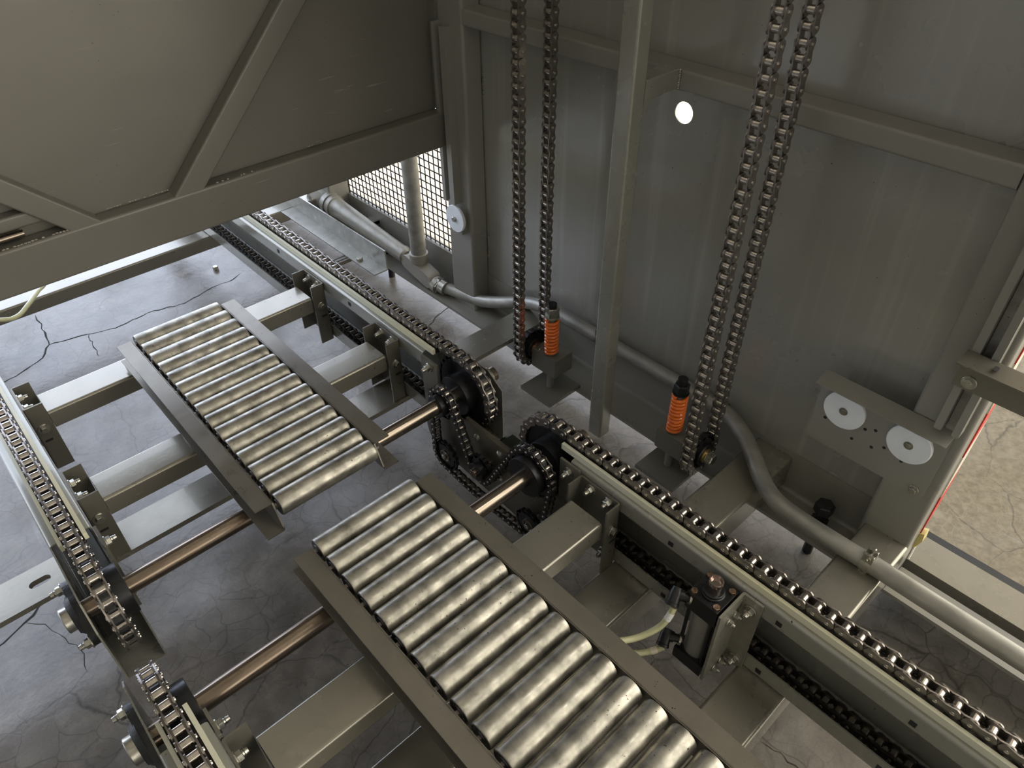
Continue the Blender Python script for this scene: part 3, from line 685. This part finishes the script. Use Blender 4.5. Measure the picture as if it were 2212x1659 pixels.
# ------------------------------------------------------------------ lift chain tensioners
def tensioner(yr, yc, dark, label, blabel):
    s = 1 if yc > yr else -1
    xr = 1.199
    t = thing('chain_tensioner', (xr, yr, .12), label, 'spring tensioner', 'spring loaded chain tensioners')
    y0, y1 = sorted((yr-s*.036, yc-s*.0195))
    b = MB(); b.box(1.178, 1.250, y0, y1, .180, .2425, .0025); b.build('block', BLOCKP, t)
    b = MB(); b.cyl((xr, yr, .1205), (xr, yr, .408), .0105, 24, .001); b.build('rod', PAINT, t)
    b = MB(); pts = []
    turns = 10.5; n = int(turns*20)
    z0, z1 = .2475, .366
    for k in range(n+1):
        a = 2*PI*k*turns/n; zz = z0+(z1-z0)*k/n; pts.append((xr+.0165*math.cos(a), yr+.0165*math.sin(a), zz))
    b.tube(pts, .0048, 10); b.build('spring', ORANGE, t)
    mt = BLACKM if dark else BOLTM
    b = MB(); b.lathe((xr, yr, .3712), 'z', [(0, .0205), (.0025, .0205), (.003, .0195)], 32); b.build('washer', mt, t)
    for z in ((.3745, .3895) if not dark else (.3745,)):
        b = MB(); b.hexa((xr, yr, z), 'z', .0195, .0145 if not dark else .026, .3+z*9); b.build('nut', mt, t)
    b = MB(); b.cyl((xr, yr, .404 if not dark else .400), (xr, yr, .416), .0125, 24, .001); b.build('rod_tip', BLACKM, t)
    b = MB()
    n2 = 12; Rp = .0495; rr = .0079; poly = []
    for k in range(n2):
        a = 2*PI*k/n2
        for q in (-1, -.6, 0, .6, 1):
            th = a+PI+q*PI*.42; poly.append((1.195+Rp*math.cos(a)+rr*math.cos(th), .233+Rp*math.sin(a)+rr*math.sin(th)))
        for q in (-1, 1): poly.append((1.195+(Rp+.005)*math.cos(a+PI/n2+q*.07), .233+(Rp+.005)*math.sin(a+PI/n2+q*.07)))
    b.prism(poly, 'y', yc-.007, yc+.007); b.lathe((1.195, yc-.018, .233), 'y', [(0, .029), (.001, .030), (.036, .030)], 36); b.build('sprocket', BLACKM, t)
    b = MB(); b.lathe((1.195, yc-.0185, .233), Vector((0, -1, 0)), [(0, .020), (.003, .020), (.0035, .0165), (.008, .0165), (.0085, .015)], 32); b.build('lock_washer', BRASSB if not dark else mat('gold_washer', (.62, .50, .25), .2, .95), t)
    b = MB(); b.hexa((1.195, yc-.0265, .233), Vector((0, -1, 0)), .0165, .017, .25); b.cyl((1.195, yc-.026, .233), (1.195, yc+.02, .233), .009, 12); b.build('sprocket_bolt', BOLTM, t)
    xa = 1.137; ya, yb = (1.094, 1.216) if yr > 1 else (.648, .772)
    b = MB(); b.box(xa, 1.268, ya, yb, .1082, .1205, .0012)
    sm('bearing_plate', BLOCKP, b, blabel, 'plate', 'flat plates under the tensioner rods')
tensioner(1.154, 1.2315, False, 'bright orange spring with silver nuts on a grey block, left of the guide mast', 'flat grey plate under the first orange spring rod, left of the mast')
tensioner(.713, .630, True, 'orange spring with an oily dark nut on a grey block, beside the right lift chain', 'flat grey plate under the second orange spring rod, right of the mast')

# ------------------------------------------------------------------ brackets on the door post
sb = thing('disc_bracket', (1.295, .30, .366), 'grey folded plate holding two white discs, bolted low on the door post', 'bracket')
b = MB(); b.sheet([(1.2985, .366), (1.2985, .556), (1.254, .545)], .003, .166, .434, 'y', .004); b.build('folded_plate', PAINT, sb)
for y in (.371, .231):
    b = MB(); b.lathe((1.2955, y, .482), Vector((-1, 0, 0)), [(0, .044), (.001, .045), (.007, .045), (.009, .043)], 56)
    d_ = b.build('disc', WHITE, sb); b = MB(); b.lathe((1.2865, y, .482), Vector((-1, 0, 0)), [(0, .0095), (.0006, .0095), (.0006, .007), (-.002, .006)], 24); b.hexa((1.2875, y, .482), Vector((-1, 0, 0)), .006, .004); b.build('disc_bolt', BOLTM, d_)
b = MB()
for y, z in ((.405, .437), (.320, .46), (.338, .42), (.295, .425), (.232, .43), (.30, .47), (.262, .488), (.272, .44)): b.lathe((1.2953, y, z), Vector((-1, 0, 0)), [(0, .0038), (.0004, .0036)], 12)
b.build('drilled_hole', MARKB, sb)
b = MB(); bolt(b, (1.2955, .188, .379), 'x', .0075, .006, 1.4, -1); b.build('bolt', BOLTM, sb)
ab = thing('guide_bracket', (1.27, -.2, .67), 'grey folded angle reaching across the doorway from the door post', 'bracket')
b = MB(); b.sheet([(1.2715, .670), (1.2715, .748), (1.226, .742)], .003, -.7, .209, 'y', .003); b.build('folded_plate', PLATED, ab)
b = MB(); bolt(b, (1.2685, .184, .688), 'x', .009, .006, 1.5, -1); b.build('bolt', BOLTM, ab)
b = MB(); b.prism(rrect(1.238, 1.254, .150, .158, .0035), 'z', .7485, .7495); b.build('slot', MARKB, ab)

# ------------------------------------------------------------------ conduits
cd = thing('wall_conduit', (1.3, .9, .2), 'long bent galvanised conduit pipe running low along the side panel', 'conduit')
pts = curve_pts([(1.292, 1.79, .137), (1.304, 1.74, .136), (1.312, 1.68, .142), (1.315, 1.60, .156), (1.322, 1.51, .190), (1.328, 1.42, .232), (1.330, 1.33, .262), (1.332, 1.24, .269), (1.333, 1.13, .268), (1.333, 1.0, .267), (1.333, .80, .267), (1.331, .70, .267), (1.322, .635, .268), (1.295, .575, .262), (1.262, .525, .255), (1.222, .475, .247), (1.192, .425, .242), (1.180, .37, .240), (1.178, .27, .240), (1.181, .17, .240), (1.181, .05, .240), (1.181, -.7, .240)], 8)
b = MB(); b.tube(pts, .0205, 20); b.build('pipe', GALV, cd)
def clamp(c, label):
    t = thing('conduit_clamp', c, label, 'clamp', 'small strut clamps around the conduit')
    x, y, z = c; b = MB()
    b.lathe((x, y-.010, z), 'y', [(0, .0206), (0, .0232), (.020, .0232), (.020, .0206)], 28, False); b.build('strap', BOLTM, t)
    b = MB(); b.box(x-.018, x-.012, y-.011, y+.011, z+.010, z+.036, .001); b.box(x+.000, x+.006, y-.011, y+.011, z+.014, z+.036, .001); b.build('ear', BOLTM, t)
    b = MB(); b.cyl((x-.026, y, z+.028), (x+.016, y, z+.028), .003, 10); b.hexa((x-.018, y, z+.028), Vector((-1, 0, 0)), .007, .004); b.build('screw', BOLTM, t)
    b = MB(); b.box(x-.016, x-.004, y-.008, y+.008, z-.030, z-.014, .002); b.build('foot', BOLTM, t)
clamp((1.181, .185, .2405), 'zinc clamp around the conduit on the nearest low tube'); clamp((1.332, 1.08, .268), 'zinc clamp around the conduit right of the first orange spring'); clamp((1.331, .665, .267), 'zinc clamp around the conduit behind the right lift chain')
def lbox(c, label, ln=.082, r=.027, tl=.22):
    t = thing('conduit_junction', c, label, 'conduit fitting', 'cast aluminium conduit bodies with oval covers')
    x, y, z = c; b = MB(); pr = []
    b.prism([(y+s*ln*.72+r*math.cos(a), z+r*.95*math.sin(a)) for s, a0 in ((1, -PI/2), (-1, PI/2)) for a in [a0+PI*k/10 for k in range(11)]], 'x', x-.016, x+.030)
    b.lathe((x+.004, y-ln*1.0, z), Vector((0, -1, 0)), [(0, .024), (.006, .030), (.026, .030), (.028, .025)], 24)
    b.lathe((x+.004, y+ln*1.0, z), Vector((0, 1, 0)), [(0, .024), (.006, .030), (.026, .030), (.028, .026)], 24)
    b.tilt(c, tl); b.build('body', CAST, t)
    b = MB(); b.prism([(y+s*ln*.72+(r+.002)*math.cos(a), z+(r+.001)*math.sin(a)) for s, a0 in ((1, -PI/2), (-1, PI/2)) for a in [a0+PI*k/10 for k in range(11)]], 'x', x-.020, x-.016)
    b.tilt(c, tl); cv = b.build('cover', CAST, t)
    b = MB()
    for s in (-1, 1): b.lathe((x-.020, y+s*ln*.98, z), Vector((-1, 0, 0)), [(0, .0045), (.0015, .004)], 12)
    b.tilt(c, tl); b.build('cover_screw', BOLTM, cv)
    return t
t = lbox((1.283, 1.905, .158), 'cast conduit body with an oval cover under the upright conduit')
b = MB(); b.lathe((1.292, 1.915, .178), 'z', [(0, .026), (.012, .034), (.042, .034), (.044, .029)], 28); b.build('hub', CAST, t)
b = MB(); b.hexa((1.289, 1.806, .139), Vector((.1, -1, -.12)), .030, .014); b.lathe((1.291, 1.792, .138), Vector((.1, -1, -.1)), [(0, .026), (.026, .026), (.028, .022)], 20); b.build('connector_nut', BOLTM, t)
lbox((1.268, 2.53, .232), 'cast conduit body half hidden by the raised door', .055, .036, .1)
b = MB(); b.cyl((1.292, 1.915, .212), (1.292, 1.915, 1.9), .0275, 28)
sm('upright_conduit', GALV, b, 'upright galvanised conduit rising in front of the wire mesh', 'conduit')
b = MB(); b.tube([(1.268, 2.45, .222), (1.270, 2.42, .220), (1.272, 2.40, .218), (1.278, 2.15, .196), (1.285, 1.99, .178)], [.040, .038, .036, .031, .029], 24)
b.tube([(1.268, 2.475, .224), (1.268, 2.452, .222)], .044, 24); b.tube([(1.269, 2.440, .2212), (1.270, 2.425, .220)], .043, 24)
sm('thick_conduit', GALV, b, 'thick galvanised pipe length lying between both cast conduit bodies', 'conduit')
ag = thing('angle_rail', (1.12, 2.5, .21), 'galvanised steel angle beside the far right rail, ending with a hex bolt', 'angle iron')
b = MB(); b.sheet([(1.093, .212), (1.150, .212), (1.150, .288)], .005, 1.902, 3.3, 'y', .006); b.build('angle', ANGLEM, ag)
b = MB(); b.hexa((1.112, 2.02, .217), 'z', .0115, .009); b.build('bolt', BOLTM, ag)
b = MB(); b.box(1.03, 1.12, 2.06, 2.10, .198, .212, .002); b.build('slotted_tab', PLATED, ag)
b = MB(); b.box(1.035, 1.10, 2.070, 2.074, .2125, .2130); b.box(1.035, 1.10, 2.088, 2.092, .2125, .2130); b.build('slot', MARKB, ag)
b = MB(); rtube(b, .02, 1.36, 2.545, 2.645, .168, .2185, 'x', .006)
sm('base_tube', BEAMP, b, 'farthest low tube, glaring in a strip along the bottom of the raised door', 'base tube', 'low square tubes under the conveyor')

# ------------------------------------------------------------------ levelling foot
for y, lb in ((.342, 'large dark levelling bolt through the base channel, left of the door post'), (2.16, 'dark levelling bolt through the base channel under the wire mesh')):
    t = thing('levelling_foot', (1.320, y, 0), lb, 'levelling bolt')
    b = MB(); b.cyl((1.320, y, 0), (1.320, y, .165), .0125, 20, .002); b.build('stud', BLACKM, t)
    b = MB(); b.hexa((1.320, y, .155), 'z', .0235, .026, .2); b.build('hex_head', BLACKC, t); b = MB(); b.hexa((1.320, y, .111), 'z', .023, .014, .5); b.build('lock_nut', BLACKC, t)

# ------------------------------------------------------------------ air cylinder
cyl = thing('air_cylinder', (.759, .316, .205), 'black and silver square air cylinder bolted upright beside the near right rail', 'pneumatic cylinder')
cx_, cy2 = .760, .3145; h = .0315
b = MB(); b.box(cx_-h, cx_+h, cy2-h, cy2+h, .372, .415, .0015); b.build('head_block', BLKPL, cyl)
b = MB(); b.box(cx_-h, cx_+h, cy2-h, cy2+h, .203, .236, .0015); b.build('end_block', BLKPL, cyl)
b = MB(); b.cyl((cx_, cy2, .236), (cx_, cy2, .372), .0265, 48); b.build('barrel', ALU, cyl)
for sx_ in (-1, 1):
    for sy in (-1, 1):
        b = MB(); b.cyl((cx_+sx_*.0245, cy2+sy*.0245, .236), (cx_+sx_*.0245, cy2+sy*.0245, .372), .0036, 10); b.build('tie_rod', BLKPL, cyl)
        b = MB(); b.hexa((cx_+sx_*.0235, cy2+sy*.0235, .415), 'z', .0066, .006, sx_+sy*.3); b.build('cap_bolt', BRASSB, cyl)
b = MB(); b.lathe((cx_, cy2, .415), 'z', [(0, .0215), (.004, .0215), (.005, .0195), (.009, .0195), (.010, .018), (.010, .0145)], 40); b.build('gland', BLACKM, cyl)
b = MB(); b.lathe((cx_, cy2, .415), 'z', [(.0, .0125), (.020, .0125), (.024, .0135), (.034, .0135), (.036, .0125), (.036, .0105), (.028, .0095)], 36); b.build('piston_rod', mat('bright_rod', (.60, .50, .46), .16, 1.), cyl)
cb = thing('cylinder_bracket', (.76, .27, .213), 'folded zinc plate bracket with six nuts, fixing the air cylinder to the rail', 'bracket')
b = MB(); b.sheet([(.722, .2775), (.7985, .2775), (.7985, .236)], -.005, .2125, .420, 'z', .006); b.build('folded_plate', mat('zinc_plate', (.33, .32, .27), .34, .45, .15, 30, bump=.15), cb)
for x, z in ((.777, .377), (.757, .374), (.777, .222), (.757, .219)):
    b = MB(); nutstud(b, (x, .2722, z), 'y', .0068, .007, .005, -1); b.build('nut', BOLTM, cb)
for z in (.391, .233):
    b = MB(); nutstud(b, (.7932, .254, z), 'x', .0092, .009, .008, -1); b.build('large_nut', BOLTM, cb)
for zc, lb, kk in ((.398, 'upper', 0), (.262, 'lower', 1)):
    t = thing('elbow_fitting', (.725, .345, zc), 'black push-in elbow at the %s port of the air cylinder' % ('top' if kk == 0 else 'bottom'), 'air fitting', 'black elbow fittings on the air cylinder')
    b = MB(); b.lathe((.731, .342, zc), Vector((-.55, .83, .15)), [(-.008, .008), (.010, .008), (.010, .0105), (.026, .0105), (.028, .0095)], 20)
    b.lathe((.731-.55*.024, .342+.83*.024, zc+.004), Vector((-.75, -.25, -.62)), [(-.012, .009), (.0, .0115), (.016, .0115), (.017, .0125), (.022, .0125), (.023, .0105)], 20); b.build('elbow', BLKPL, t)
    b = MB(); b.lathe((.731, .342, zc), Vector((-.55, .83, .15)), [(-.004, .0115), (0, .0115)], 20); b.build('collar', BOLTM, t)
def hose(pts, label, lab=None, r=.0062):
    t = thing('air_hose', pts[0], label, 'air hose', 'yellowed plastic air hoses'); c_ = curve_pts(pts, 8)
    b = MB(); b.tube(c_, r, 14); b.build('tube', HOSE, t)
    if lab: b = MB(); b.tube(c_[lab[0]:lab[1]], r+.0007, 14); b.build('label', lab[2], t)
hose([(.703, .352, .385), (.690, .352, .365), (.672, .358, .345), (.640, .375, .33), (.600, .395, .335), (.55, .42, .34), (.50, .44, .33)], 'upper yellowed air hose curving from the air cylinder to the roller frame', (4, 10, LABELB))
hose([(.704, .355, .248), (.690, .362, .244), (.665, .378, .242), (.630, .40, .25), (.57, .42, .26), (.50, .43, .26)], 'lower yellowed air hose from the bottom port of the air cylinder', (7, 12, LABELW))
hose([(.40, .43, .25), (.33, .49, .22), (.285, .51, .20), (.262, .48, .18), (.25, .42, .15)], 'left one of the hose pair under the near roller frame at the bottom edge')
hose([(.42, .42, .24), (.36, .46, .22), (.300, .49, .20), (.283, .465, .17), (.27, .40, .14)], 'right one of the hose pair under the near roller frame at the bottom edge')
hose([(.30, 2.50, .40), (.23, 2.36, .36), (.19, 2.27, .38), (.145, 2.20, .385), (.105, 2.16, .385), (.06, 2.15, .40), (-.08, 2.16, .46)], 'yellowed hose hanging under the left part of the raised door')
b = MB(); b.hexa((.83, 2.69, .0), 'z', .011, .016); sm('loose_nut', BOLTM, b, 'loose steel nut lying on the floor below the raised door', 'nut')
